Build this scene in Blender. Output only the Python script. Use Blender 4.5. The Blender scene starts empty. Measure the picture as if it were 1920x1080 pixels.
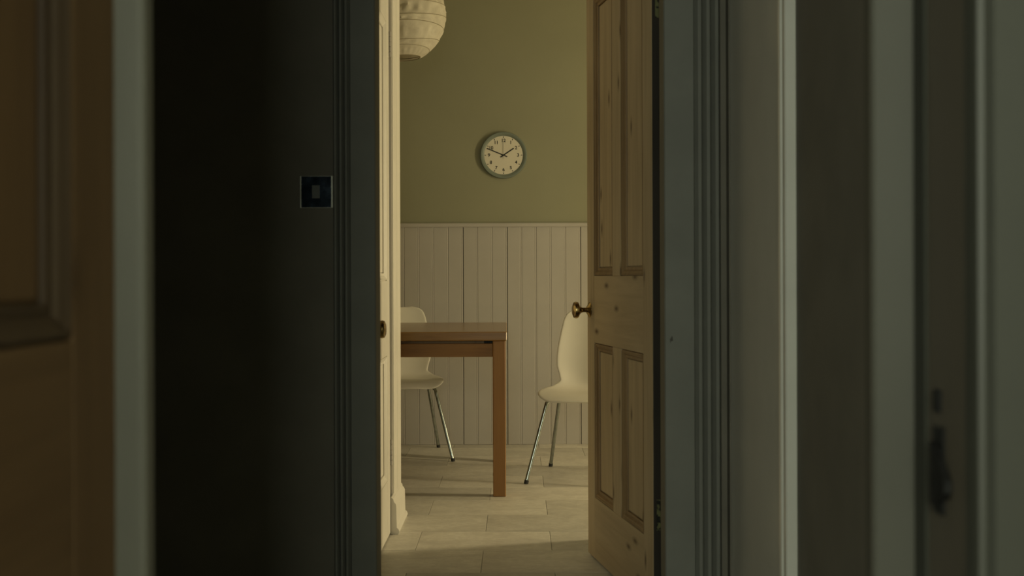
import bpy, bmesh, math, random
from mathutils import Matrix, Vector, noise

random.seed(7)
SC = bpy.context.scene
COL = SC.collection
PI = math.pi

# ------------------------------------------------------------------ camera
F_PX = 2133.0            # focal length in pixels of the 1920 px wide frame (40 mm lens)
cam_d = bpy.data.cameras.new('camera')
cam = bpy.data.objects.new('camera', cam_d)
COL.objects.link(cam)
cam_d.sensor_width = 36.0
cam_d.lens = 36.0 * F_PX / 1920.0
cam_d.shift_y = -22.0 / 1920.0
cam_d.clip_start = 0.02
cam.matrix_world = (Matrix.Translation((0, 0, 1.0)) @ Matrix.Rotation(10 / F_PX, 4, 'Z')
                    @ Matrix.Rotation(PI / 2, 4, 'X') @ Matrix.Rotation(math.radians(-0.2), 4, 'Z'))
cam_d.dof.use_dof = True
cam_d.dof.focus_distance = 5.6
cam_d.dof.aperture_fstop = 5.0
SC.camera = cam

# ------------------------------------------------------------------ world, lights, exposure
w = bpy.data.worlds.new('world')
SC.world = w
w.use_nodes = True
w.node_tree.nodes['Background'].inputs[0].default_value = (0.6, 0.7, 0.8, 1)
w.node_tree.nodes['Background'].inputs[1].default_value = 0.3
SC.view_settings.view_transform = 'Standard'
SC.view_settings.look = 'None'
SC.view_settings.gamma = 1.0
SC.view_settings.exposure = 0.0
SC.view_settings.use_curve_mapping = False


def area(name, loc, rot, sx, sy, power, color):
    d = bpy.data.lights.new(name, 'AREA')
    d.shape = 'RECTANGLE'
    d.size, d.size_y = sx, sy
    d.energy = power
    d.color = color
    o = bpy.data.objects.new(name, d)
    o.location = loc
    o.rotation_euler = rot
    COL.objects.link(o)
    return o


# daylight standing in the narrow tall window of the dining kitchen (faces -x)
area('kitchen_window_daylight', (2.78, 4.95, 1.20), (0, PI / 2, 0), 1.8, 0.20, 56, (1.0, 0.82, 0.46))
# daylight standing in the window of the room behind the camera (faces +y)
area('rear_window_daylight', (-0.76, -2.55, 1.65), (PI / 2, 0, 0), 2.1, 1.3, 92.0, (0.95, 1.0, 0.79))


# ------------------------------------------------------------------ materials
def srgb(r, g, b):
    f = lambda c: (c / 255 / 12.92) if c / 255 <= 0.04045 else ((c / 255 + 0.055) / 1.055) ** 2.4
    return (f(r), f(g), f(b), 1)


def nodes_of(name):
    m = bpy.data.materials.new(name)
    m.use_nodes = True
    nt = m.node_tree
    return m, nt, nt.nodes, nt.links, nt.nodes['Principled BSDF']


def mixc(nt, fac, a, b):
    n = nt.nodes.new('ShaderNodeMix')
    n.data_type = 'RGBA'
    for i, v in ((0, fac), (6, a), (7, b)):
        if hasattr(v, 'is_linked') or hasattr(v, 'links'):
            nt.links.new(v, n.inputs[i])
        else:
            n.inputs[i].default_value = v
    return n.outputs[2]


def ramp(nt, src, stops):
    n = nt.nodes.new('ShaderNodeValToRGB')
    e = n.color_ramp.elements
    e[0].position, e[0].color = stops[0]
    e[1].position, e[1].color = stops[-1]
    for p, c in stops[1:-1]:
        x = e.new(p)
        x.color = c
    nt.links.new(src, n.inputs[0])
    return n.outputs[0]


def coords(nt, scale=(1, 1, 1), kind='Object'):
    tc = nt.nodes.new('ShaderNodeTexCoord')
    mp = nt.nodes.new('ShaderNodeMapping')
    mp.inputs['Scale'].default_value = scale
    nt.links.new(tc.outputs[kind], mp.inputs[0])
    return mp.outputs[0]


def noise_tex(nt, vec, scale, detail=4, rough=0.55, dist=0.0):
    n = nt.nodes.new('ShaderNodeTexNoise')
    n.inputs['Scale'].default_value = scale
    n.inputs['Detail'].default_value = detail
    n.inputs['Roughness'].default_value = rough
    n.inputs['Distortion'].default_value = dist
    nt.links.new(vec, n.inputs['Vector'])
    return n.outputs[0]


def bump(nt, bsdf, h, strength=0.2, dist=0.002):
    b = nt.nodes.new('ShaderNodeBump')
    b.inputs['Strength'].default_value = strength
    b.inputs['Distance'].default_value = dist
    nt.links.new(h, b.inputs['Height'])
    nt.links.new(b.outputs[0], bsdf.inputs['Normal'])


def paint(name, col, rough=0.5, var=0.12, bumpy=0.08, scale=6, chips=None):
    m, nt, N, L, P = nodes_of(name)
    v = coords(nt)
    n = noise_tex(nt, v, scale, 5)
    dark = tuple(c * (1 - var) for c in col[:3]) + (1,)
    lite = tuple(min(1, c * (1 + var)) for c in col[:3]) + (1,)
    c = ramp(nt, n, [(0.3, dark), (0.7, lite)])
    if chips:
        k = noise_tex(nt, coords(nt, (1, 1, 0.5)), 38, 3, 0.6)
        c = mixc(nt, ramp(nt, k, [(0.74, (0, 0, 0, 1)), (0.77, (1, 1, 1, 1))]), c, chips)
    L.new(c, P.inputs['Base Color'])
    P.inputs['Roughness'].default_value = rough
    f = noise_tex(nt, v, 180, 3)
    bump(nt, P, f, bumpy, 0.001)
    return m


def wood(name, base, dark, knot, axis='z', rough=0.5, knots=True, grain=1.0):
    m, nt, N, L, P = nodes_of(name)
    st = {'z': (1, 1, 0.07), 'x': (0.07, 1, 1), 'y': (1, 0.07, 1)}[axis]
    v = coords(nt, st)
    n1 = noise_tex(nt, v, 26 * grain, 6, 0.6, 0.6)
    n2 = noise_tex(nt, coords(nt, tuple(0.3 + s * 0.3 for s in st)), 3.5, 3, 0.5)
    c = ramp(nt, n1, [(0.32, dark), (0.62, base)])
    lite = tuple(min(1, k * 1.25) for k in base[:3]) + (1,)
    c = mixc(nt, ramp(nt, n2, [(0.35, (0, 0, 0, 1)), (0.75, (0.7, 0.7, 0.7, 1))]), c, lite)
    if knots:
        sep = nt.nodes.new('ShaderNodeSeparateXYZ')
        L.new(coords(nt), sep.inputs[0])
        cmb = nt.nodes.new('ShaderNodeCombineXYZ')
        for (src, kf), dst in zip({'z': (('X', 11), ('Z', 4.2)), 'x': (('Z', 11), ('X', 4.2)), 'y': (('X', 11), ('Y', 4.2))}[axis], (0, 1)):
            mt = nt.nodes.new('ShaderNodeMath')
            mt.operation = 'MULTIPLY'
            mt.inputs[1].default_value = kf
            L.new(sep.outputs[src], mt.inputs[0])
            L.new(mt.outputs[0], cmb.inputs[dst])
        vo = nt.nodes.new('ShaderNodeTexVoronoi')
        vo.voronoi_dimensions = '2D'
        vo.inputs['Scale'].default_value = 1.0
        L.new(cmb.outputs[0], vo.inputs['Vector'])
        k = ramp(nt, vo.outputs['Distance'], [(0.035, (1, 1, 1, 1)), (0.085, (0.45, 0.45, 0.45, 1)), (0.17, (0, 0, 0, 1))])
        pick = nt.nodes.new('ShaderNodeMath')      # only some cells carry a knot
        pick.operation = 'GREATER_THAN'
        pick.inputs[1].default_value = 0.62
        spc = nt.nodes.new('ShaderNodeSeparateColor')
        L.new(vo.outputs['Color'], spc.inputs[0])
        L.new(spc.outputs[0], pick.inputs[0])
        mul = nt.nodes.new('ShaderNodeMath')
        mul.operation = 'MULTIPLY'
        L.new(k, mul.inputs[0])
        L.new(pick.outputs[0], mul.inputs[1])
        c = mixc(nt, mul.outputs[0], c, knot)
    L.new(c, P.inputs['Base Color'])
    P.inputs['Roughness'].default_value = rough
    bump(nt, P, n1, 0.18, 0.001)
    return m


def metal(name, col, rough, metallic=1.0, spots=None):
    m, nt, N, L, P = nodes_of(name)
    n = noise_tex(nt, coords(nt), 40, 4)
    d = tuple(c * 0.75 for c in col[:3]) + (1,)
    c = ramp(nt, n, [(0.35, d), (0.65, col)])
    if spots:
        k = noise_tex(nt, coords(nt), 55, 2)
        c = mixc(nt, ramp(nt, k, [(0.5, (0, 0, 0, 1)), (0.56, (1, 1, 1, 1))]), c, spots)
    L.new(c, P.inputs['Base Color'])
    P.inputs['Metallic'].default_value = metallic
    r = ramp(nt, n, [(0.3, (rough * 0.8,) * 3 + (1,)), (0.7, (rough * 1.2,) * 3 + (1,))])
    L.new(r, P.inputs['Roughness'])
    return m


def tile_mat():
    m, nt, N, L, P = nodes_of('stone_tile')
    oi = N.new('ShaderNodeObjectInfo')
    tc = N.new('ShaderNodeTexCoord')
    add = N.new('ShaderNodeVectorMath')
    add.operation = 'ADD'
    sc = N.new('ShaderNodeVectorMath')
    sc.operation = 'SCALE'
    comb = N.new('ShaderNodeCombineXYZ')
    for i in range(3):
        L.new(oi.outputs['Random'], comb.inputs[i])
    L.new(comb.outputs[0], sc.inputs[0])
    sc.inputs['Scale'].default_value = 37
    L.new(tc.outputs['Object'], add.inputs[0])
    L.new(sc.outputs[0], add.inputs[1])
    mp = N.new('ShaderNodeMapping')
    mp.inputs['Scale'].default_value = (1, 1.5, 1)
    L.new(add.outputs[0], mp.inputs[0])
    n1 = noise_tex(nt, mp.outputs[0], 5, 6, 0.6, 0.8)
    n2 = noise_tex(nt, mp.outputs[0], 34, 5, 0.7)
    c = ramp(nt, n1, [(0.3, (0.58, 0.55, 0.50, 1)), (0.52, (0.72, 0.69, 0.62, 1)), (0.75, (0.82, 0.79, 0.72, 1))])
    c = mixc(nt, ramp(nt, n2, [(0.42, (0.35, 0.35, 0.35, 1)), (0.6, (0, 0, 0, 1))]), c, (0.48, 0.45, 0.39, 1))
    hv = N.new('ShaderNodeHueSaturation')
    mr = N.new('ShaderNodeMapRange')
    mr.inputs['To Min'].default_value = 0.84
    mr.inputs['To Max'].default_value = 1.14
    L.new(oi.outputs['Random'], mr.inputs[0])
    L.new(mr.outputs[0], hv.inputs['Value'])
    L.new(c, hv.inputs['Color'])
    L.new(hv.outputs[0], P.inputs['Base Color'])
    P.inputs['Roughness'].default_value = 0.42
    bump(nt, P, n2, 0.08, 0.001)
    return m


M = {}
M['kitchen_wall'] = paint('kitchen_wall_paint', (0.275, 0.272, 0.188, 1), 0.8, 0.04, 0.05, 2)
M['panel_white'] = paint('panel_paint', (0.43, 0.405, 0.38, 1), 0.55, 0.05, 0.06, 4)
M['groove'] = paint('groove_grime', (0.16, 0.15, 0.125, 1), 0.9, 0.3, 0.1, 9)
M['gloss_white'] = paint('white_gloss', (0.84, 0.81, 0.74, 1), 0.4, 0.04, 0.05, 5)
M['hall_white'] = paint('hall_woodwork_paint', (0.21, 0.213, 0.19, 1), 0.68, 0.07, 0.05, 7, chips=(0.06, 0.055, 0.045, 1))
M['hall_wall'] = paint('hall_wall_paint', (0.22, 0.205, 0.17, 1), 0.85, 0.10, 0.08, 5)
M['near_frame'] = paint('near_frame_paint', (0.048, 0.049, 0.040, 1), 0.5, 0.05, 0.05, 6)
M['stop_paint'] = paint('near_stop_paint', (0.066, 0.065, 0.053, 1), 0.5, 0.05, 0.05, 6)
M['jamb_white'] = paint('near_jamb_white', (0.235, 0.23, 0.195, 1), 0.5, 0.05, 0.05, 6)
M['side_door'] = paint('side_door_gloss', (0.86, 0.85, 0.78, 1), 0.2, 0.04, 0.04, 5)
M['ceiling'] = paint('ceiling_paint', (0.72, 0.70, 0.62, 1), 0.9, 0.03, 0.05, 3)
M['floor_base'] = paint('floor_base', (0.22, 0.20, 0.16, 1), 0.7, 0.15, 0.1, 8)
M['room_wall'] = paint('room_wall_paint', (0.45, 0.45, 0.40, 1), 0.85, 0.05, 0.05, 3)
pb, pd, pk = (0.52, 0.41, 0.26, 1), (0.37, 0.275, 0.16, 1), (0.11, 0.06, 0.025, 1)
M['pine_v'] = wood('pine_vertical', pb, pd, pk, 'z')
M['pine_h'] = wood('pine_horizontal', pb, pd, pk, 'x')
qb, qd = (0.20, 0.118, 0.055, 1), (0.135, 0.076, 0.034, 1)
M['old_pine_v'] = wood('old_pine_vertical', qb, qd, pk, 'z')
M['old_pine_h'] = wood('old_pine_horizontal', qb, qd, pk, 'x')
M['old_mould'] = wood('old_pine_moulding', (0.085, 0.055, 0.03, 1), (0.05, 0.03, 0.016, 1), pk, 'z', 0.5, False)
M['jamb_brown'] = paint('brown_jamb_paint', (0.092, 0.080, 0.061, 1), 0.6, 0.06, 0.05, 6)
M['corner_shade'] = paint('corner_shade_paint', (0.03, 0.032, 0.024, 1), 0.8, 0.1, 0.05)  # near-black colour painting the shadow in the right jamb corner
M['pine_edge_shade'] = wood('pine_door_edge_shade', (0.035, 0.028, 0.02, 1), (0.02, 0.016, 0.012, 1), pk, 'z', 0.8, False)  # near-black: shade of the hinge gap put into the edge colour
M['pine_mould'] = wood('pine_moulding', (0.29, 0.19, 0.095, 1), (0.17, 0.10, 0.045, 1), pk, 'z', 0.45, False)
ob, od = (0.27, 0.13, 0.032, 1), (0.155, 0.066, 0.014, 1)
M['oak_x'] = wood('table_wood_x', ob, od, pk, 'x', 0.5, False, 1.4)
M['oak_top'] = wood('tabletop_wood', (0.30, 0.165, 0.055, 1), (0.20, 0.10, 0.03, 1), pk, 'x', 0.2, False, 1.4)
M['oak_y'] = wood('table_wood_y', ob, od, pk, 'y', 0.38, False, 1.4)
M['oak_z'] = wood('table_wood_z', ob, od, pk, 'z', 0.5, False, 1.4)
M['black_metal'] = metal('black_metal', (0.02, 0.02, 0.02, 1), 0.5, 0.6)
M['chrome'] = metal('chrome', (0.46, 0.50, 0.49, 1), 0.16)
M['brass'] = metal('aged_brass', (0.50, 0.36, 0.15, 1), 0.28, 1.0, (0.16, 0.10, 0.04, 1))
M['hinge_brass'] = metal('painted_hinge', (0.20, 0.20, 0.09, 1), 0.55, 0.3, (0.02, 0.02, 0.015, 1))
M['nickel'] = metal('black_nickel', (0.035, 0.05, 0.07, 1), 0.25, 0.9)
M['switch_edge'] = metal('switch_edge', (0.75, 0.75, 0.66, 1), 0.4, 0.4)
M['grey_plastic'] = paint('grey_plastic', (0.16, 0.17, 0.16, 1), 0.4, 0.05, 0.02)
M['shell'] = paint('white_plastic', (0.86, 0.83, 0.76, 1), 0.42, 0.02, 0.02, 5)
_nt = M['shell'].node_tree          # thin plastic lets some light through
_tr = _nt.nodes.new('ShaderNodeBsdfTranslucent')
_tr.inputs['Color'].default_value = (0.80, 0.77, 0.68, 1)
_mx = _nt.nodes.new('ShaderNodeMixShader')
_mx.inputs[0].default_value = 0.18
_nt.links.new(_nt.nodes['Principled BSDF'].outputs[0], _mx.inputs[1])
_nt.links.new(_tr.outputs[0], _mx.inputs[2])
_nt.links.new(_mx.outputs[0], _nt.nodes['Material Output'].inputs['Surface'])
M['rubber'] = paint('dark_rubber', (0.03, 0.03, 0.03, 1), 0.7, 0.1, 0.05)
M['clock_rim'] = paint('clock_rim', (0.17, 0.20, 0.17, 1), 0.45, 0.04, 0.02)
M['clock_face'] = paint('clock_face', (0.66, 0.62, 0.52, 1), 0.6, 0.02, 0.01)
M['black'] = paint('black_print', (0.012, 0.012, 0.012, 1), 0.6, 0.1, 0.01)
M['grey_hand'] = paint('grey_hand', (0.20, 0.20, 0.17, 1), 0.5, 0.1, 0.01)
M['tile'] = tile_mat()
M['glass'] = metal('window_glass', (0.8, 0.85, 0.85, 1), 0.05, 0.0)
M['wire'] = paint('rib_wire', (0.30, 0.26, 0.17, 1), 0.7, 0.1, 0.02)
M['cord'] = paint('cord_white', (0.6, 0.58, 0.5, 1), 0.6, 0.05, 0.02)


def paper():
    m, nt, N, L, P = nodes_of('rice_paper')
    n = noise_tex(nt, coords(nt), 22, 5, 0.6, 0.5)
    c = ramp(nt, n, [(0.3, (0.66, 0.61, 0.50, 1)), (0.7, (0.80, 0.75, 0.63, 1))])
    L.new(c, P.inputs['Base Color'])
    P.inputs['Roughness'].default_value = 0.75
    tr = N.new('ShaderNodeBsdfTranslucent')
    L.new(c, tr.inputs['Color'])
    mx = N.new('ShaderNodeMixShader')
    mx.inputs[0].default_value = 0.25
    L.new(P.outputs[0], mx.inputs[1])
    L.new(tr.outputs[0], mx.inputs[2])
    L.new(mx.outputs[0], N['Material Output'].inputs['Surface'])
    bump(nt, P, n, 0.3, 0.003)
    return m


M['paper'] = paper()


# ------------------------------------------------------------------ mesh helpers
def add_box(bm, x0, x1, y0, y1, z0, z1, bev=0.0):
    t = bmesh.new()
    vs = [t.verts.new((x, y, z)) for x in (x0, x1) for y in (y0, y1) for z in (z0, z1)]
    for f in ((0, 1, 3, 2), (4, 6, 7, 5), (0, 4, 5, 1), (2, 3, 7, 6), (0, 2, 6, 4), (1, 5, 7, 3)):
        t.faces.new([vs[i] for i in f])
    if bev:
        bmesh.ops.bevel(t, geom=list(t.edges), offset=bev, segments=1, profile=0.5, affect='EDGES')
    merge(bm, t)
    return bm


def merge(bm, t, mat=None):
    if mat:
        bmesh.ops.transform(t, matrix=mat, verts=list(t.verts))
    me = bpy.data.meshes.new('tmp')
    t.to_mesh(me)
    t.free()
    bm.from_mesh(me)
    bpy.data.meshes.remove(me)


def box(*a, bev=0.0):
    return add_box(bmesh.new(), *a, bev=bev)


def prism(bm, pts, fn, a0, a1):
    """Extrude the closed outline pts (u,v); fn(u,v,a) gives the 3D point."""
    lo = [bm.verts.new(fn(u, v, a0)) for u, v in pts]
    hi = [bm.verts.new(fn(u, v, a1)) for u, v in pts]
    n = len(pts)
    for i in range(n):
        bm.faces.new((lo[i], lo[(i + 1) % n], hi[(i + 1) % n], hi[i]))
    bm.faces.new(lo[::-1])
    bm.faces.new(hi)
    return bm


def lathe(bm, prof, seg=24, mat=None):
    """prof: (radius, height) along local z."""
    t = bmesh.new()
    rings = []
    for r, h in prof:
        if r < 1e-6:
            rings.append([t.verts.new((0, 0, h))])
        else:
            rings.append([t.verts.new((r * math.cos(2 * PI * i / seg), r * math.sin(2 * PI * i / seg), h)) for i in range(seg)])
    for a, b in zip(rings, rings[1:]):
        for i in range(seg):
            j = (i + 1) % seg
            if len(a) == 1 and len(b) == 1:
                continue
            if len(a) == 1:
                t.faces.new((a[0], b[j], b[i]))
            elif len(b) == 1:
                t.faces.new((a[i], a[j], b[0]))
            else:
                t.faces.new((a[i], a[j], b[j], b[i]))
    merge(bm, t, mat)
    return bm


def tube(bm, pts, r, seg=10, closed=False):
    pts = [Vector(p) for p in pts]
    n = len(pts)
    rings = []
    ref = None
    for i, p in enumerate(pts):
        if closed:
            d = pts[(i + 1) % n] - pts[i - 1]
        else:
            d = pts[min(i + 1, n - 1)] - pts[max(i - 1, 0)]
        d.normalize()
        if ref is None:
            ref = d.orthogonal().normalized()
        ref = (ref - d * ref.dot(d)).normalized()
        q = d.cross(ref)
        rr = r[i] if isinstance(r, (list, tuple)) else r
        rings.append([bm.verts.new(p + (ref * math.cos(2 * PI * k / seg) + q * math.sin(2 * PI * k / seg)) * rr) for k in range(seg)])
    m = n if closed else n - 1
    for i in range(m):
        a, b = rings[i], rings[(i + 1) % n]
        for k in range(seg):
            bm.faces.new((a[k], a[(k + 1) % seg], b[(k + 1) % seg], b[k]))
    if not closed:
        bm.faces.new(rings[0][::-1])
        bm.faces.new(rings[-1])
    return bm


def link(name, bm, mat, parent=None, smooth=False, label=None):
    bmesh.ops.recalc_face_normals(bm, faces=list(bm.faces))
    me = bpy.data.meshes.new(name)
    bm.to_mesh(me)
    bm.free()
    me.materials.append(mat)
    if smooth:
        me.polygons.foreach_set('use_smooth', [True] * len(me.polygons))
        if smooth != 'all':
            me.set_sharp_from_angle(angle=math.radians(38))
    o = bpy.data.objects.new(name, me)
    COL.objects.link(o)
    if parent:
        o.parent = parent
    if label:
        o['label'] = label
    return o


def tag(o, label, cat, group=None, kind=None):
    o['label'] = label
    o['category'] = cat
    if group:
        o['group'] = group
    if kind:
        o['kind'] = kind
    return o


def thing(name, label, cat, loc=(0, 0, 0), rz=0.0, group=None, kind=None):
    o = bpy.data.objects.new(name, None)
    o.empty_display_size = 0.1
    COL.objects.link(o)
    o.location = loc
    o.rotation_euler = (0, 0, rz)
    return tag(o, label, cat, group, kind)


def struct(name, bm, mat, label, cat, smooth=False):
    return tag(link(name, bm, mat, None, smooth), label, cat, None, 'structure')


# ------------------------------------------------------------------ the shell: floor, ceiling, walls
H = 2.9
YB = 6.77            # dining kitchen back wall
XL, XR = -2.3, 2.8   # dining kitchen side walls
Y0, Y1 = 3.2, 3.335  # wall between hall and dining kitchen
N0, N1 = 0.937, 1.075  # wall between hall and the room the camera stands in

floor = struct('floor', box(-2.6, 3.0, -2.8, 7.0, -0.2, -0.006), M['floor_base'],
               'beige stone tile floor of the dining kitchen beyond the doorway', 'floor')
# stone tiles laid in brick bond
TW, TD, TY0 = 0.50, 0.31, 4.15 - 0.31 * 3
tile_bm = box(-TW / 2 + 0.0008, TW / 2 - 0.0008, -TD / 2 + 0.0008, TD / 2 - 0.0008, -0.006, 0.0, bev=0.0006)
tile0 = None
for r in range(12):
    y = TY0 + TD * (r + 0.5)
    off = -0.377 if r % 2 == 1 else -0.127
    for k in range(-4, 7):
        x = off + TW * (k + 0.5)
        if x < XL + 0.2 or x > XR - 0.2 or (x < -0.8 and y < 4.6) or (x > 0.8 and y < 4.3) or y > YB + 0.05:
            continue
        if tile0 is None:
            tile0 = link('tile', tile_bm, M['tile'], floor)
            o = tile0
        else:
            o = tile0.copy()
            COL.objects.link(o)
        o.location = (x, y, random.uniform(-0.0004, 0.0004))

struct('ceiling', box(-2.6, 3.0, -2.8, 7.0, H, H + 0.1), M['ceiling'], 'pale plain ceiling above the dining kitchen', 'ceiling')

wall_back = struct('wall_back', box(XL - 0.1, XR + 0.1, YB + 0.012, YB + 0.13, 0, H), M['kitchen_wall'],
                   'olive cream plaster wall behind the clock and the white boarding', 'wall')
link('backing', box(XL, XR, YB + 0.002, YB + 0.013, 0, 1.30), M['groove'], wall_back)
# tongue and groove boards up to the rail
BW = 0.0873
bx0 = (950.5 - 970) / F_PX * YB
prof = [(-BW / 2 + 0.0005, 0.0), (-BW / 2 + 0.0005, 0.0095), (-BW / 2 + 0.0025, 0.011), (BW / 2 - 0.011, 0.011),
        (BW / 2 - 0.0095, 0.0098), (BW / 2 - 0.0080, 0.011), (BW / 2 - 0.0025, 0.011), (BW / 2 - 0.0005, 0.0095), (BW / 2 - 0.0005, 0.0)]
board_bm = prism(bmesh.new(), prof, lambda u, v, a: (u, -v, a), 0.001, 1.295)
board0 = None
for k in range(-26, 32):
    x = bx0 + BW * (k + 0.5)
    if x < XL + BW / 2 or x > XR - BW / 2:
        continue
    if board0 is None:
        board0 = o = link('board', board_bm, M['panel_white'], wall_back)
    else:
        o = board0.copy()
        COL.objects.link(o)
    o.location = (x, YB + 0.0045 + random.uniform(-0.0005, 0.0005), 0)
    if k in (0, -3, 5):          # shrunken joints that have opened up
        o.scale.x = 0.965
        o.location.x += 0.0015
struct('trim_1', prism(bmesh.new(), [(0.012, 1.292), (-0.012, 1.292), (-0.016, 1.297), (-0.016, 1.312), (-0.012, 1.317), (0.012, 1.317)],
                       lambda u, v, a: (a, YB + u, v), XL, XR), M['panel_white'],
       'narrow cream capping rail along the top of the boarding', 'rail')

struct('wall_left', box(XL - 0.1, XL, 4.6, YB + 0.1, 0, H), M['kitchen_wall'], 'olive cream left wall of the dining kitchen', 'wall')
bm = bmesh.new()   # right wall with a narrow tall window opening
add_box(bm, XR, XR + 0.1, 4.25, 4.83, 0, H)
add_box(bm, XR, XR + 0.1, 5.07, YB + 0.1, 0, H)
add_box(bm, XR, XR + 0.1, 4.83, 5.07, 0, 0.25)
add_box(bm, XR, XR + 0.1, 4.83, 5.07, 2.15, H)
struct('wall_right', bm, M['kitchen_wall'], 'olive cream right wall of the dining kitchen with a slim window', 'wall')
win = thing('window_1', 'slim tall window letting warm daylight into the dining kitchen', 'window', (XR + 0.05, 4.95, 0.25), kind='structure')
bm = bmesh.new()
for a in ((-0.03, 0.03, -0.12, -0.105, 0, 1.90), (-0.03, 0.03, 0.105, 0.12, 0, 1.90), (-0.03, 0.03, -0.105, 0.105, 0, 0.02), (-0.03, 0.03, -0.105, 0.105, 1.88, 1.90)):
    add_box(bm, *a)
link('window_frame', bm, M['gloss_white'], win)
link('pane', box(-0.003, 0.003, -0.105, 0.105, 0.02, 1.88), M['glass'], win)

# cupboard on the left of the doorway: painted wall with a white door in it
XP = -0.495
bm = bmesh.new()
add_box(bm, XP - 0.12, XP, Y1, 3.60, 0, H)
add_box(bm, XP - 0.12, XP, 3.60, 4.43, 2.09, H)
add_box(bm, XP - 0.12, XP, 4.49, 4.74, 0, H)
add_box(bm, XP - 0.12, XP - 0.022, 4.43, 4.49, 0, H)
add_box(bm, XL - 0.1, XP - 0.12, 4.62, 4.74, 0, H)
struct('wall_pantry', bm, M['gloss_white'], 'white painted return wall holding the pantry door', 'wall')
# unseen wall added behind the open pine door to shade the near floor
bm = bmesh.new()
add_box(bm, 0.52, 0.62, Y1, 4.38, 0, H)
add_box(bm, 0.62, XR + 0.1, 4.28, 4.38, 0, H)
struct('wall_light_block', bm, M['kitchen_wall'], 'added olive cream wall behind the open pine door, blocking window light', 'wall')

# wall between hall and dining kitchen, with the doorway
DL, DR = -0.3975, 0.4126      # clear opening between the stops
bm = bmesh.new()
add_box(bm, -1.9, DL - 0.045, Y0, Y1, 0, H)
add_box(bm, DR + 0.045, 1.0, Y0, Y1, 0, H)
add_box(bm, DL - 0.045, DR + 0.045, Y0, Y1, 2.135, H)
struct('wall_hall_end', bm, M['hall_wall'], 'dark hall wall with the light switch beside the kitchen doorway', 'wall')
XH = 0.588
bm = bmesh.new()
add_box(bm, XH, XH + 0.12, N1, 2.50, 0, H)
add_box(bm, XH, XH + 0.12, 2.50, 3.16, 2.06, H)
add_box(bm, XH, XH + 0.12, 3.16, Y0, 0, H)
struct('wall_hall_right', bm, M['hall_wall'], 'dark brown hall wall on the right between the two door frames', 'wall')
struct('wall_hall_left', box(-1.9, -1.8, N1, Y0, 0, H), M['hall_wall'], 'dark left wall of the hall', 'wall')

# wall of the near doorway
NL, NR = -0.384, 0.368
bm = bmesh.new()
add_box(bm, -2.1, NL - 0.03, N0, N1, 0, H)
add_box(bm, NR + 0.03, 2.1, N0, N1, 0, H)
add_box(bm, NL - 0.03, NR + 0.03, N0, N1, 2.10, H)
struct('wall_near', bm, M['hall_wall'], 'dark wall around the nearest doorway', 'wall')
bm = bmesh.new()
add_box(bm, -2.1, -2.0, -2.7, N0, 0, H)
add_box(bm, 2.0, 2.1, -2.7, N0, 0, H)
add_box(bm, -2.0, -1.81, -2.7, -2.6, 0, H)
add_box(bm, 0.29, 2.0, -2.7, -2.6, 0, H)
add_box(bm, -1.81, 0.29, -2.7, -2.6, 0, 1.0)
add_box(bm, -1.81, 0.29, -2.7, -2.6, 2.3, H)
struct('wall_rear', bm, M['room_wall'], 'plain walls of the room in front of the nearest doorway', 'wall')
win = thing('window_2', 'wide window lighting the room before the nearest doorway', 'window', (-0.76, -2.65, 1.0), kind='structure')
bm = bmesh.new()
for a in ((-1.05, -1.0, -0.03, 0.03, 0, 1.3), (1.0, 1.05, -0.03, 0.03, 0, 1.3), (-1.0, 1.0, -0.03, 0.03, 0, 0.05), (-1.0, 1.0, -0.03, 0.03, 1.25, 1.3)):
    add_box(bm, *a)
link('window_frame', bm, M['gloss_white'], win)
link('pane', box(-1.0, 1.0, -0.003, 0.003, 0.05, 1.25), M['glass'], win)


# ------------------------------------------------------------------ door frames and architraves
def arch_profile(wd, flat):
    """outline (u from the opening outwards, d projecting from the wall)"""
    b = wd - flat
    p = [(0, 0), (0, 0.006), (0.003, 0.009), (0.010, 0.0095), (flat - 0.004, 0.0190), (flat, 0.012)]
    for i in range(3):
        s = flat + b * (i / 3.0) + 0.002
        e = flat + b * ((i + 1) / 3.0)
        h = 0.020 + 0.004 * i
        p += [(s, h - 0.005), (s + (e - s) * 0.3, h + 0.004), (s + (e - s) * 0.7, h + 0.004), (e, h - 0.007)]
    p += [(wd, 0.0)]
    return p


def architrave(n, label, x_in, side, y_wall, wd, flat, top, facing=-1):
    struct('trim_%d' % n, prism(bmesh.new(), arch_profile(wd, flat), lambda u, v, a: (x_in + side * u, y_wall + facing * v, a), 0.0, top),
           M['hall_white'], label, 'door frame', smooth=True)


# kitchen doorway, hall side
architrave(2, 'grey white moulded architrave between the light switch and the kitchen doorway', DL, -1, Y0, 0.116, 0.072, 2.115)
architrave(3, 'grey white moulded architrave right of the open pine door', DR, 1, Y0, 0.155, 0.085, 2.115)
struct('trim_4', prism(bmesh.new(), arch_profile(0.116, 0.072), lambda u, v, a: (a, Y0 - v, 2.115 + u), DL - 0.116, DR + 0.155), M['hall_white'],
       'grey white moulded head above the kitchen doorway', 'door frame')
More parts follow.
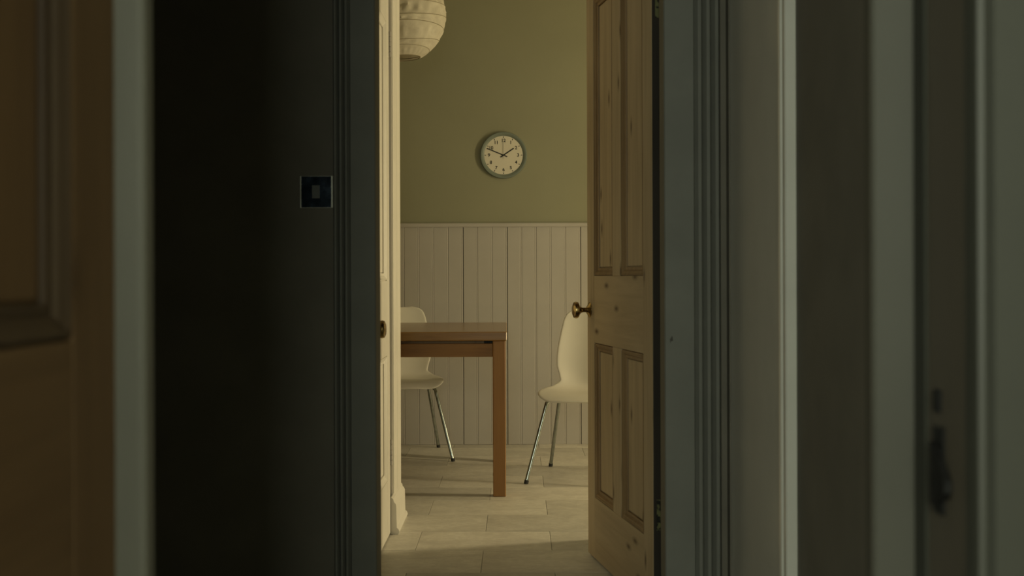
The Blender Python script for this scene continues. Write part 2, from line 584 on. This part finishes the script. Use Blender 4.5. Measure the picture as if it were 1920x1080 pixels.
# lining with planted stop
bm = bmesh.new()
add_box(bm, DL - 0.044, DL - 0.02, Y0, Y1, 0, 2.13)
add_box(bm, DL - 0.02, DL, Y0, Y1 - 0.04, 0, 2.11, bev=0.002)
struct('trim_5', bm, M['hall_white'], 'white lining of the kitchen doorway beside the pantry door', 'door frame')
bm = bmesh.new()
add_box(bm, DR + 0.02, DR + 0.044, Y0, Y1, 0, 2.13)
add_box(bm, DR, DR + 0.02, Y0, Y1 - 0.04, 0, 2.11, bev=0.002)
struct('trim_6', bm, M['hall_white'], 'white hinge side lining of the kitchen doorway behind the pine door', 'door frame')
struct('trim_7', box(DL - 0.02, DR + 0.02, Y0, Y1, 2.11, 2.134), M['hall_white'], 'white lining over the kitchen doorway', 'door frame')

# near doorway: linings with stops, camera side architraves
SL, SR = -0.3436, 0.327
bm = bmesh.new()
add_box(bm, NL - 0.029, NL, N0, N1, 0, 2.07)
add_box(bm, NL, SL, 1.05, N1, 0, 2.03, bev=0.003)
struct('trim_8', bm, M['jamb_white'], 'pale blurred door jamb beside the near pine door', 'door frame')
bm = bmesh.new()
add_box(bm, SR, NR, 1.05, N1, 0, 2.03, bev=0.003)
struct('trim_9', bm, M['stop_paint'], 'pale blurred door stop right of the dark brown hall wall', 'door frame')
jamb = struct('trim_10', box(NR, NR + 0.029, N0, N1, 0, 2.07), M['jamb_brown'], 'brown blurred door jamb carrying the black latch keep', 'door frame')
link('corner_shade_strip', box(NR - 0.003, NR, 1.020, 1.0495, 0, 2.03, bev=0.001), M['corner_shade'], jamb, label='dark strip standing in for the corner shadow')  # added strip that darkens the rebate corner where shadow falls
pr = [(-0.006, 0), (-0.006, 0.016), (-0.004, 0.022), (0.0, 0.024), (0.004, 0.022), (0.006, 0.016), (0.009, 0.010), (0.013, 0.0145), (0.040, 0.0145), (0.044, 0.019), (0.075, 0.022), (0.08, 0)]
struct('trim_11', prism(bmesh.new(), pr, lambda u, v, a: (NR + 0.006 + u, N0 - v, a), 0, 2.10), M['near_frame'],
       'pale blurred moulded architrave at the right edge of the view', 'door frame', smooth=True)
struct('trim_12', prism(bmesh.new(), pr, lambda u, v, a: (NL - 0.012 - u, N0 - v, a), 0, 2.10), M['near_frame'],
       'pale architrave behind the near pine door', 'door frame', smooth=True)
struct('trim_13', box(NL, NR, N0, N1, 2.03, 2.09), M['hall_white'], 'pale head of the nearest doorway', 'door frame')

# side doorway in the hall right wall
pr = [(0, 0), (0, 0.010), (0.003, 0.016), (0.014, 0.019), (0.026, 0.016), (0.030, 0.006), (0.056, 0.004), (0.062, 0.014), (0.072, 0.021),
      (0.084, 0.024), (0.096, 0.023), (0.099, 0.020), (0.100, 0.0)]
YA = 2.50
struct('trim_14', prism(bmesh.new(), pr, lambda u, v, a: (XH - v, YA - u, a), 0, 2.16), M['side_door'],
       'bright beaded architrave edge between the side door and the dark brown wall', 'door frame', smooth=True)

# pantry door surround: hinge frame, corner board and skirting
bm = bmesh.new()
add_box(bm, XP - 0.022, XP - 0.010, 4.405, 4.489, 0, 2.09)
struct('trim_15', bm, M['panel_white'], 'recessed cream frame strip at the hinges of the pantry door', 'door frame')
bm = prism(bmesh.new(), [(4.50, 0.0), (4.50, 0.004), (4.507, 0.007), (4.60, 0.007), (4.603, 0.004), (4.607, 0.004), (4.61, 0.008), (4.735, 0.008), (4.74, 0.003), (4.74, 0.0)],
           lambda u, v, a: (XP + v, u, a), 0.13, 2.6)
struct('trim_16', bm, M['gloss_white'], 'bright cream corner board at the end of the pantry wall', 'door frame')
bm = prism(bmesh.new(), [(0, 0), (0.030, 0), (0.034, 0.010), (0.031, 0.020), (0.024, 0.026), (0.022, 0.11), (0.020, 0.118), (0.013, 0.126), (0.011, 0.136), (0.004, 0.142), (0, 0.142)],
           lambda u, v, a: (XP + u, a, v), 4.41, 4.75)
struct('baseboard_left', bm, M['gloss_white'], 'cream moulded skirting at the corner of the pantry wall', 'skirting', smooth=True)


# ------------------------------------------------------------------ doors
def frame_mould(bm, x0, x1, z0, z1, prof, s, y0):
    """mitred frame; prof = (inset, depth) loops, s = -1/+1 direction of depth along y"""
    loops = []
    for i, d in prof:
        y = y0 + s * d
        loops.append([bm.verts.new(p) for p in ((x0 + i, y, z0 + i), (x1 - i, y, z0 + i), (x1 - i, y, z1 - i), (x0 + i, y, z1 - i))])
    for a, b in zip(loops, loops[1:]):
        for k in range(4):
            bm.faces.new((a[k], a[(k + 1) % 4], b[(k + 1) % 4], b[k]))
    return bm


def knob(parent, x, z, y, s, mat, r=0.03, proj=0.062):
    """round door knob on a rose; s = +1 projects to +y"""
    R = Matrix.Translation((x, y, z)) @ Matrix.Rotation(-s * PI / 2, 4, 'X')
    k = link('knob', lathe(bmesh.new(), [(0.0, proj), (r * 0.6, proj), (r * 0.92, proj - 0.004), (r, proj - 0.011), (r * 0.94, proj - 0.018), (r * 0.6, proj - 0.024),
                                         (0.011, proj - 0.029), (0.0085, proj - 0.036), (0.0085, 0.008), (0.0, 0.008)], 28, R), mat, parent, True)
    link('rose', lathe(bmesh.new(), [(0.0, 0.011), (0.013, 0.011), (0.016, 0.008), (0.022, 0.006), (0.0265, 0.003), (0.0275, 0.0), (0.0, 0.0)], 28, R), mat, k, True)
    return k


def panel_door(root, wd, ht, th, st, mu, br, l0, l1, tr, mv, mh, mm, edge=None, z0=0.008):
    """x from hinge edge to free edge, visible face at y=0, other face at y=-th"""
    b = 0.0012
    link('stile', box(0, st, -th, 0, z0, ht, bev=b), mv, root)
    link('stile', box(wd - st, wd, -th, 0, z0, ht, bev=b), mv, root)
    link('rail', box(st, wd - st, -th + 0.0004, -0.0004, z0, br, bev=b), mh, root)
    link('rail', box(st, wd - st, -th + 0.0004, -0.0004, l0, l1, bev=b), mh, root)
    link('rail', box(st, wd - st, -th + 0.0004, -0.0004, ht - tr, ht, bev=b), mh, root)
    c = wd / 2
    for a, e in ((br, l0), (l1, ht - tr)):
        link('muntin', box(c - mu / 2, c + mu / 2, -th + 0.0003, -0.0003, a, e, bev=b), mv, root)
        for p0, p1 in ((st, c - mu / 2), (c + mu / 2, wd - st)):
            pb_ = box(p0 + 0.0305, p1 - 0.0305, -th * 0.5 - 0.005, -th * 0.5 + 0.005, a + 0.0305, e - 0.0305, bev=0.001)
            add_box(pb_, p0, p1, -th * 0.5 - 0.0015, -th * 0.5 + 0.0015, a, e)     # tongue held in the frame
            p = link('panel', pb_, mv, root)
            dp = th * 0.5 - 0.005
            pf = [(0.0, 0.006), (0.0022, 0.006), (0.003, 0.001), (0.006, 0.0), (0.010, 0.003), (0.014, 0.0045), (0.019, dp * 0.66), (0.024, dp * 0.62), (0.028, dp * 0.70), (0.0282, dp + 0.001)]
            m = bmesh.new()
            frame_mould(m, p0, p1, a, e, pf, -1, 0)
            frame_mould(m, p0, p1, a, e, pf, 1, -th)
            link('moulding', m, mm, p)
    if edge:
        link('edge_shade_band', box(-0.0012, 0.0002, -th + 0.001, -0.001, z0, ht), edge, root)


def hinge(root, z, mat, x=-0.0016, th=0.038, h=0.09, knuckle_y=None):
    g = link('hinge', box(x - 0.0016, x, -th + 0.006, -0.010, z - h / 2, z + h / 2), mat, root)
    ky = -th - 0.003 if knuckle_y is None else knuckle_y
    bm = bmesh.new()
    for i in range(5):
        lathe(bm, [(0, z - h / 2 + h / 5 * i + 0.0008), (0.0055, z - h / 2 + h / 5 * i + 0.0008), (0.0055, z - h / 2 + h / 5 * (i + 1) - 0.0008), (0, z - h / 2 + h / 5 * (i + 1) - 0.0008)],
              12, Matrix.Translation((x - 0.002, ky, 0)))
    link('knuckle', bm, mat, g, True)
    return g


# pine door standing open into the dining kitchen
ang = math.atan2(0.76, -0.143)
d1 = thing('door_1', 'stripped pine four panel door standing open into the dining kitchen', 'door', (0.395, 3.328, 0), ang, kind='structure')
panel_door(d1, 0.775, 2.07, 0.040, 0.094, 0.10, 0.222, 0.766, 1.0, 0.10, M['pine_v'], M['pine_h'], M['pine_mould'], M['pine_edge_shade'])
knob(d1, 0.775 - 0.034, 0.879, 0, 1, M['brass'])
knob(d1, 0.775 - 0.034, 0.879, -0.038, -1, M['brass'])
for z in (0.30, 1.80):
    hinge(d1, z, M['hinge_brass'])

# near pine door, folded back towards the camera
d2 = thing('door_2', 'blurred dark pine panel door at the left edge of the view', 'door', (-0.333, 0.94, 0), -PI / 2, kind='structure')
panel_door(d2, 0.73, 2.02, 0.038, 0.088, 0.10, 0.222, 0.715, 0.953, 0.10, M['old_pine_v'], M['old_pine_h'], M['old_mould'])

# white pantry door
d3 = thing('door_3', 'narrow glimpse of the white panelled pantry door with dark knob', 'door', (XP, 4.402, 0), -PI / 2, kind='structure')
panel_door(d3, 0.795, 2.07, 0.036, 0.085, 0.09, 0.222, 0.70, 0.985, 0.10, M['gloss_white'], M['gloss_white'], M['gloss_white'])
knob(d3, 0.775, 0.832, 0, 1, M['brass'], 0.029, 0.075)
for z in (0.32, 1.90):
    hinge(d3, z, M['panel_white'], x=-0.001, th=0.036, h=0.10, knuckle_y=0.003)

# plain white door in the hall side wall
d4 = thing('door_4', 'plain pale painted side door in the right hall wall', 'door', (XH + 0.004, 2.502, 0), PI / 2, kind='structure')
link('leaf', box(0, 0.655, -0.04, 0, 0.008, 2.05, bev=0.002), M['side_door'], d4)
for z in (0.25, 1.80):
    hinge(d4, z, M['hall_white'], x=-0.0003, th=0.04)

# latch keep on the near jamb
keep = thing('latch_keep', 'black metal latch keep on the blurred brown jamb', 'latch keep', (NR, 0.99, 0.80))
bm = box(-0.003, 0, -0.010, 0.014, -0.008, 0.068, bev=0.001)
link('plate', bm, M['black_metal'], keep)
link('staple', prism(bmesh.new(), [(0, 0.0), (0.030, 0.010), (0.034, 0.016), (0.034, 0.026), (0.020, 0.042), (0, 0.055)],
                     lambda u, v, a: (-0.003 - a, -u + 0.004, v), 0, 0.006), M['black_metal'], keep)
link('upper_plate', box(-0.003, 0, -0.002, 0.013, 0.080, 0.100, bev=0.001), M['black_metal'], keep)

# ------------------------------------------------------------------ light switch
sx, sz = -0.564, 1.239
sw = thing('light_switch', 'square dark metal light switch beside the kitchen door frame', 'light switch', (sx, Y0, sz))
bm = bmesh.new()
prism(bm, [(-0.046, -0.0445), (0.046, -0.0445), (0.046, 0.0445), (-0.046, 0.0445)], lambda u, v, a: (u, -a, v), 0.0, 0.006)
link('plate', bm, M['switch_edge'], sw)
bm = bmesh.new()
prism(bm, [(-0.042, -0.0435), (0.042, -0.0435), (0.042, 0.0435), (-0.042, 0.0435)], lambda u, v, a: (u, -a, v), 0.006, 0.0075)
link('face_plate', bm, M['nickel'], sw)
link('rocker', prism(bmesh.new(), [(0.0075, -0.018), (0.0095, -0.018), (0.0125, 0.018), (0.0075, 0.018)], lambda u, v, a: (a, -u, v), -0.011, 0.010),
     M['grey_plastic'], sw)

# ------------------------------------------------------------------ dining table
tb = thing('dining_table', 'brown wooden dining table with square legs in front of the boarded wall', 'table', (-0.755, 5.66, 0), 0.010)
TX0, TX1, TY_0, TY_1 = -0.70, 0.702, -0.525, 0.52
link('tabletop', box(TX0, TX1, TY_0, TY_1, 0.709, 0.750, bev=0.004), M['oak_top'], tb)
LG = 0.058
for sxn in (0, 1):
    for syn in (0, 1):
        x0 = TX1 - 0.007 - LG if sxn else TX0 + 0.007
        y0 = TY_1 - 0.015 - LG if syn else TY_0 + 0.015
        link('leg', box(x0, x0 + LG, y0, y0 + LG, 0.0, 0.709, bev=0.003), M['oak_z'], tb)
for y0 in (TY_0 + 0.022, TY_1 - 0.044):
    link('apron', box(TX0 + 0.007 + LG, TX1 - 0.007 - LG, y0, y0 + 0.022, 0.634, 0.695, bev=0.002), M['oak_x'], tb)
for x0 in (TX0 + 0.02, TX1 - 0.042):
    link('apron', box(x0, x0 + 0.022, TY_0 + 0.015 + LG, TY_1 - 0.015 - LG, 0.634, 0.695, bev=0.002), M['oak_y'], tb)
for y0 in (TY_0 + 0.06, TY_1 - 0.085):
    link('extension_rail', box(TX0 + 0.075, TX1 - 0.075, y0, y0 + 0.025, 0.690, 0.709), M['pine_mould'], tb)
for y0 in (TY_0 + 0.045, TY_1 - 0.06):
    link('rail_catch', box(TX1 - 0.105, TX1 - 0.066, y0, y0 + 0.015, 0.694, 0.709), M['black_metal'], tb)


# ------------------------------------------------------------------ chairs
def smooth_interp(keys, t):
    for (a, *va), (b, *vb) in zip(keys, keys[1:]):
        if t <= b:
            k = (t - a) / (b - a)
            k = k * k * (3 - 2 * k)
            return [p + (q - p) * k for p, q in zip(va, vb)]
    return list(keys[-1][1:])


def catmull(P, t):
    n = len(P) - 1
    s = min(max(t, 0), 1) * n
    i = min(int(s), n - 1)
    u = s - i
    g = lambda k: Vector(P[min(max(k, 0), n)])
    p0, p1, p2, p3 = g(i - 1), g(i), g(i + 1), g(i + 2)
    return 0.5 * ((2 * p1) + (p2 - p0) * u + (2 * p0 - 5 * p1 + 4 * p2 - p3) * u * u + (3 * p1 - p0 - 3 * p2 + p3) * u ** 3)


def shell_mesh():
    # spine (forward y, up z) from the front lip over the seat to the top of the back
    S = [(0.226, 0.396), (0.220, 0.401), (0.20, 0.411), (0.175, 0.419), (0.13, 0.423), (0.05, 0.420), (-0.05, 0.417), (-0.125, 0.421), (-0.170, 0.442), (-0.192, 0.485),
         (-0.205, 0.54), (-0.222, 0.61), (-0.242, 0.69), (-0.260, 0.755), (-0.267, 0.785), (-0.2715, 0.804), (-0.2745, 0.816), (-0.276, 0.822)]
    # half width, edge lift (towards the sitter) along the spine
    Wd = [0.110, 0.150, 0.184, 0.204, 0.218, 0.226, 0.221, 0.196, 0.170, 0.176, 0.192, 0.192, 0.182, 0.171, 0.162, 0.148, 0.126, 0.092]
    Lf = [-0.008, -0.007, -0.004, 0.0, 0.006, 0.013, 0.018, 0.022, 0.030, 0.036, 0.036, 0.034, 0.030, 0.026, 0.023, 0.020, 0.016, 0.012]
    NU, NV = 72, 20
    bm = bmesh.new()
    grid = []
    for i in range(NU + 1):
        t = i / NU
        # finer spacing at the two rounded ends
        t = t
        c = catmull([(a, b, 0) for a, b in S], t)
        c2 = catmull([(a, b, 0) for a, b in S], min(1, t + 0.004))
        c1 = catmull([(a, b, 0) for a, b in S], max(0, t - 0.004))
        d = (c2 - c1).normalized()
        nrm = Vector((d.y, -d.x))          # (y, z) normal towards the sitter
        if nrm.y < 0 and t < 0.4:
            nrm = -nrm
        if nrm.x < 0 and t > 0.55:
            nrm = -nrm
        wv = catmull([(a, b, 0) for a, b in zip(Wd, Lf)], t)
        hw, lf = wv.x, wv.y
        row = []
        for j in range(NV + 1):
            s = -1 + 2 * j / NV
            e = abs(s) ** 2.4 * lf
            # round the corners of both ends: pull the tips of the end rows in
            x = hw * s
            row.append(bm.verts.new((x, c.x + nrm.x * e, c.y + nrm.y * e)))
        grid.append(row)
    for i in range(NU):
        for j in range(NV):
            bm.faces.new((grid[i][j], grid[i][j + 1], grid[i + 1][j + 1], grid[i + 1][j]))
    return bm


def make_chair(label, loc, fwd):
    rz = math.atan2(-fwd[0], fwd[1])
    t = thing('dining_chair', label, 'chair', (loc[0], loc[1], 0), rz, 'white plastic dining chairs')
    sh = link('shell', shell_mesh(), M['shell'], t, 'all', 'white moulded plastic seat and back in one piece')
    so = sh.modifiers.new('thickness', 'SOLIDIFY')
    so.thickness = 0.008
    so.offset = 0
    sb = sh.modifiers.new('smooth', 'SUBSURF')
    sb.levels = sb.render_levels = 1
    for sx_ in (-1, 1):
        for fr in (1, -1):
            foot = Vector((sx_ * 0.25, 0.24 if fr > 0 else -0.28, 0.006))
            top = Vector((sx_ * 0.165, 0.15 if fr > 0 else -0.13, 0.392))
            inn = Vector((sx_ * 0.115, 0.10 if fr > 0 else -0.09, 0.408))
            d = (foot - top).normalized()
            pts = [inn, inn + (top - inn) * 0.6, top + (inn - top) * 0.18 - Vector((0, 0, 0.002)), top + d * 0.012, top + d * 0.03, top + (foot - top) * 0.5, foot]
            lg = link('leg', tube(bmesh.new(), pts, 0.0095, 12), M['chrome'], t, True, 'chrome tube leg')
            link('foot_cap', tube(bmesh.new(), [foot + d * -0.012, Vector((foot.x, foot.y, 0.0)) + Vector((d.x, d.y, 0)) * 0.002], [0.0108, 0.0108], 12), M['rubber'], lg)
    bm = bmesh.new()
    for sx_ in (-1, 1):
        tube(bm, [(sx_ * 0.115, 0.11, 0.4085), (sx_ * 0.115, -0.10, 0.4085)], 0.008, 8)
    tube(bm, [(-0.115, 0.03, 0.4085), (0.115, 0.03, 0.4085)], 0.008, 8)
    link('seat_bracket', bm, M['black_metal'], t, True, 'dark bracket under the seat')
    return t


make_chair('white plastic chair behind the table against the boarded wall', (-0.647, 6.329), (0.22, -0.975))
make_chair('white plastic chair partly hidden by the open pine door', (0.342, 5.648), (-0.256, -0.967))

# ------------------------------------------------------------------ wall clock
ck = thing('wall_clock', 'round grey rimmed clock with black numerals on the olive wall', 'clock', (-0.0795, YB + 0.012, 1.7205))
RX = Matrix.Rotation(PI / 2, 4, 'X')     # local z of a lathe becomes -y (towards the viewer)
link('rim', lathe(bmesh.new(), [(0.118, 0.002), (0.130, 0.0), (0.138, 0.003), (0.140, 0.010), (0.139, 0.018), (0.136, 0.022), (0.131, 0.0225), (0.121, 0.0175), (0.115, 0.0145), (0.115, 0.010)], 64, RX),
     M['clock_rim'], ck, True)
fc = link('face', lathe(bmesh.new(), [(0.0, 0.014), (0.119, 0.014), (0.119, 0.004), (0.0, 0.004)], 64, RX), M['clock_face'], ck)
for n in range(1, 13):
    a = n * PI / 6
    cu = bpy.data.curves.new('numeral', 'FONT')
    cu.body = str(n)
    cu.size = 0.0275
    cu.align_x = 'CENTER'
    cu.align_y = 'CENTER'
    cu.extrude = 0.0003
    cu.offset = 0.0005
    to = bpy.data.objects.new('numeral_curve', cu)
    COL.objects.link(to)
    bpy.context.view_layer.update()
    me = bpy.data.meshes.new_from_object(to.evaluated_get(bpy.context.evaluated_depsgraph_get()))
    bpy.data.objects.remove(to)
    me.transform(Matrix.Translation((0.0865 * math.sin(a), -0.0145, 0.0865 * math.cos(a))) @ RX)
    me.materials.clear()
    me.materials.append(M['black'])
    o = bpy.data.objects.new('numeral', me)
    COL.objects.link(o)
    o.parent = fc
    tk = box(-0.0018, 0.0018, -0.0150, -0.0140, 0.1035, 0.1115)
    bmesh.ops.transform(tk, matrix=Matrix.Rotation(a, 4, 'Y'), verts=list(tk.verts))
    link('hour_mark', tk, M['black'], fc)


def hand(name, deg, ln, tail, wd, y, mat):
    b = box(-wd / 2, wd / 2, -y - 0.001, -y, -tail, ln)
    bmesh.ops.transform(b, matrix=Matrix.Rotation(math.radians(deg), 4, 'Y'), verts=list(b.verts))
    link(name, b, mat, ck)


hand('hour_hand', 56, 0.073, 0.022, 0.0062, 0.0150, M['black'])
hand('minute_hand', -67.4, 0.106, 0.024, 0.0054, 0.0163, M['black'])
hand('second_hand', 0, 0.084, 0.022, 0.0014, 0.0176, M['grey_hand'])
link('hub', lathe(bmesh.new(), [(0, 0.020), (0.005, 0.020), (0.005, 0.014), (0, 0.014)], 16, RX), M['black'], ck)

# ------------------------------------------------------------------ paper globe lantern
LX, LY, LZ, LR = -0.572, 5.60, 2.286, 0.226
ln = thing('paper_lantern', 'round crinkled white paper lantern hanging above the table', 'pendant lamp', (LX, LY, LZ - LR))
NB = 9
a0, a1 = -1.19, 1.25
NS, SUB = 120, 6
tilt = Matrix.Rotation(math.radians(-4), 3, 'Y')
rib_off = [random.uniform(-0.25, 0.25) for _ in range(NB + 1)]
rib_ph = [random.uniform(0, 2 * PI) for _ in range(NB + 1)]


def rib_angle(b, th):
    base = a0 + (a1 - a0) * b / NB
    if b in (0, NB):
        return base
    return base + 0.075 * math.sin(th + rib_ph[b]) + 0.07 * rib_off[b]


bm = bmesh.new()
rows = []
for b in range(NB):
    for k in range(SUB if b < NB - 1 else SUB + 1):
        u = k / SUB
        row = []
        for i in range(NS):
            th = 2 * PI * i / NS
            p0, p1 = rib_angle(b, th), rib_angle(b + 1, th)
            P0 = Vector((math.cos(p0), math.sin(p0))) * LR
            P1 = Vector((math.cos(p1), math.sin(p1))) * LR
            q = P0.lerp(P1, u)
            bulge = math.sin(PI * u)
            f = noise.noise(Vector((math.cos(th) * 4.2, math.sin(th) * 4.2, b * 3.1 + u * 1.1)))
            g = noise.noise(Vector((math.cos(th) * 14, math.sin(th) * 14, b * 5.7 + u * 2.5)))
            cr = bulge * (0.004 - 0.020 * abs(f) * math.cos(p0) - 0.008 * abs(g) * max(0.0, math.cos(p0) - 0.4))
            r = q.x + cr * math.cos((p0 + p1) / 2)
            z = q.y + cr * math.sin((p0 + p1) / 2)
            row.append(bm.verts.new(tilt @ Vector((r * math.cos(th), r * math.sin(th), z)) + Vector((0, 0, LR))))
        rows.append(row)
for A, B in zip(rows, rows[1:]):
    for i in range(NS):
        j = (i + 1) % NS
        bm.faces.new((A[i], A[j], B[j], B[i]))
sh = link('paper_shade', bm, M['paper'], ln, True)
for b in range(NB + 1):
    pts = []
    for i in range(60):
        th = 2 * PI * i / 60
        p = rib_angle(b, th)
        pts.append(tilt @ Vector((LR * math.cos(p) * math.cos(th), LR * math.cos(p) * math.sin(th), LR * math.sin(p))) * 0.998 + Vector((0, 0, LR)))
    link('wire_rib', tube(bmesh.new(), pts, 0.0017, 5, True), M['wire'], sh)
link('lamp_holder', lathe(bmesh.new(), [(0, 2 * LR - 0.10), (0.018, 2 * LR - 0.10), (0.020, 2 * LR - 0.05), (0.010, 2 * LR - 0.03), (0, 2 * LR - 0.03)], 16), M['cord'], ln, True)
link('bulb', lathe(bmesh.new(), [(0, 2 * LR - 0.20), (0.02, 2 * LR - 0.195), (0.03, 2 * LR - 0.17), (0.026, 2 * LR - 0.14), (0.013, 2 * LR - 0.11), (0.013, 2 * LR - 0.10), (0, 2 * LR - 0.10)], 16), M['shell'], ln, True)
link('cord', tube(bmesh.new(), [(0, 0, 2 * LR - 0.035), (0, 0, H - (LZ - LR) - 0.02)], 0.003, 6), M['cord'], ln)
link('ceiling_rose', lathe(bmesh.new(), [(0, H - (LZ - LR) - 0.03), (0.03, H - (LZ - LR) - 0.028), (0.045, H - (LZ - LR) - 0.01), (0.045, H - (LZ - LR)), (0, H - (LZ - LR))], 24), M['cord'], ln, True)
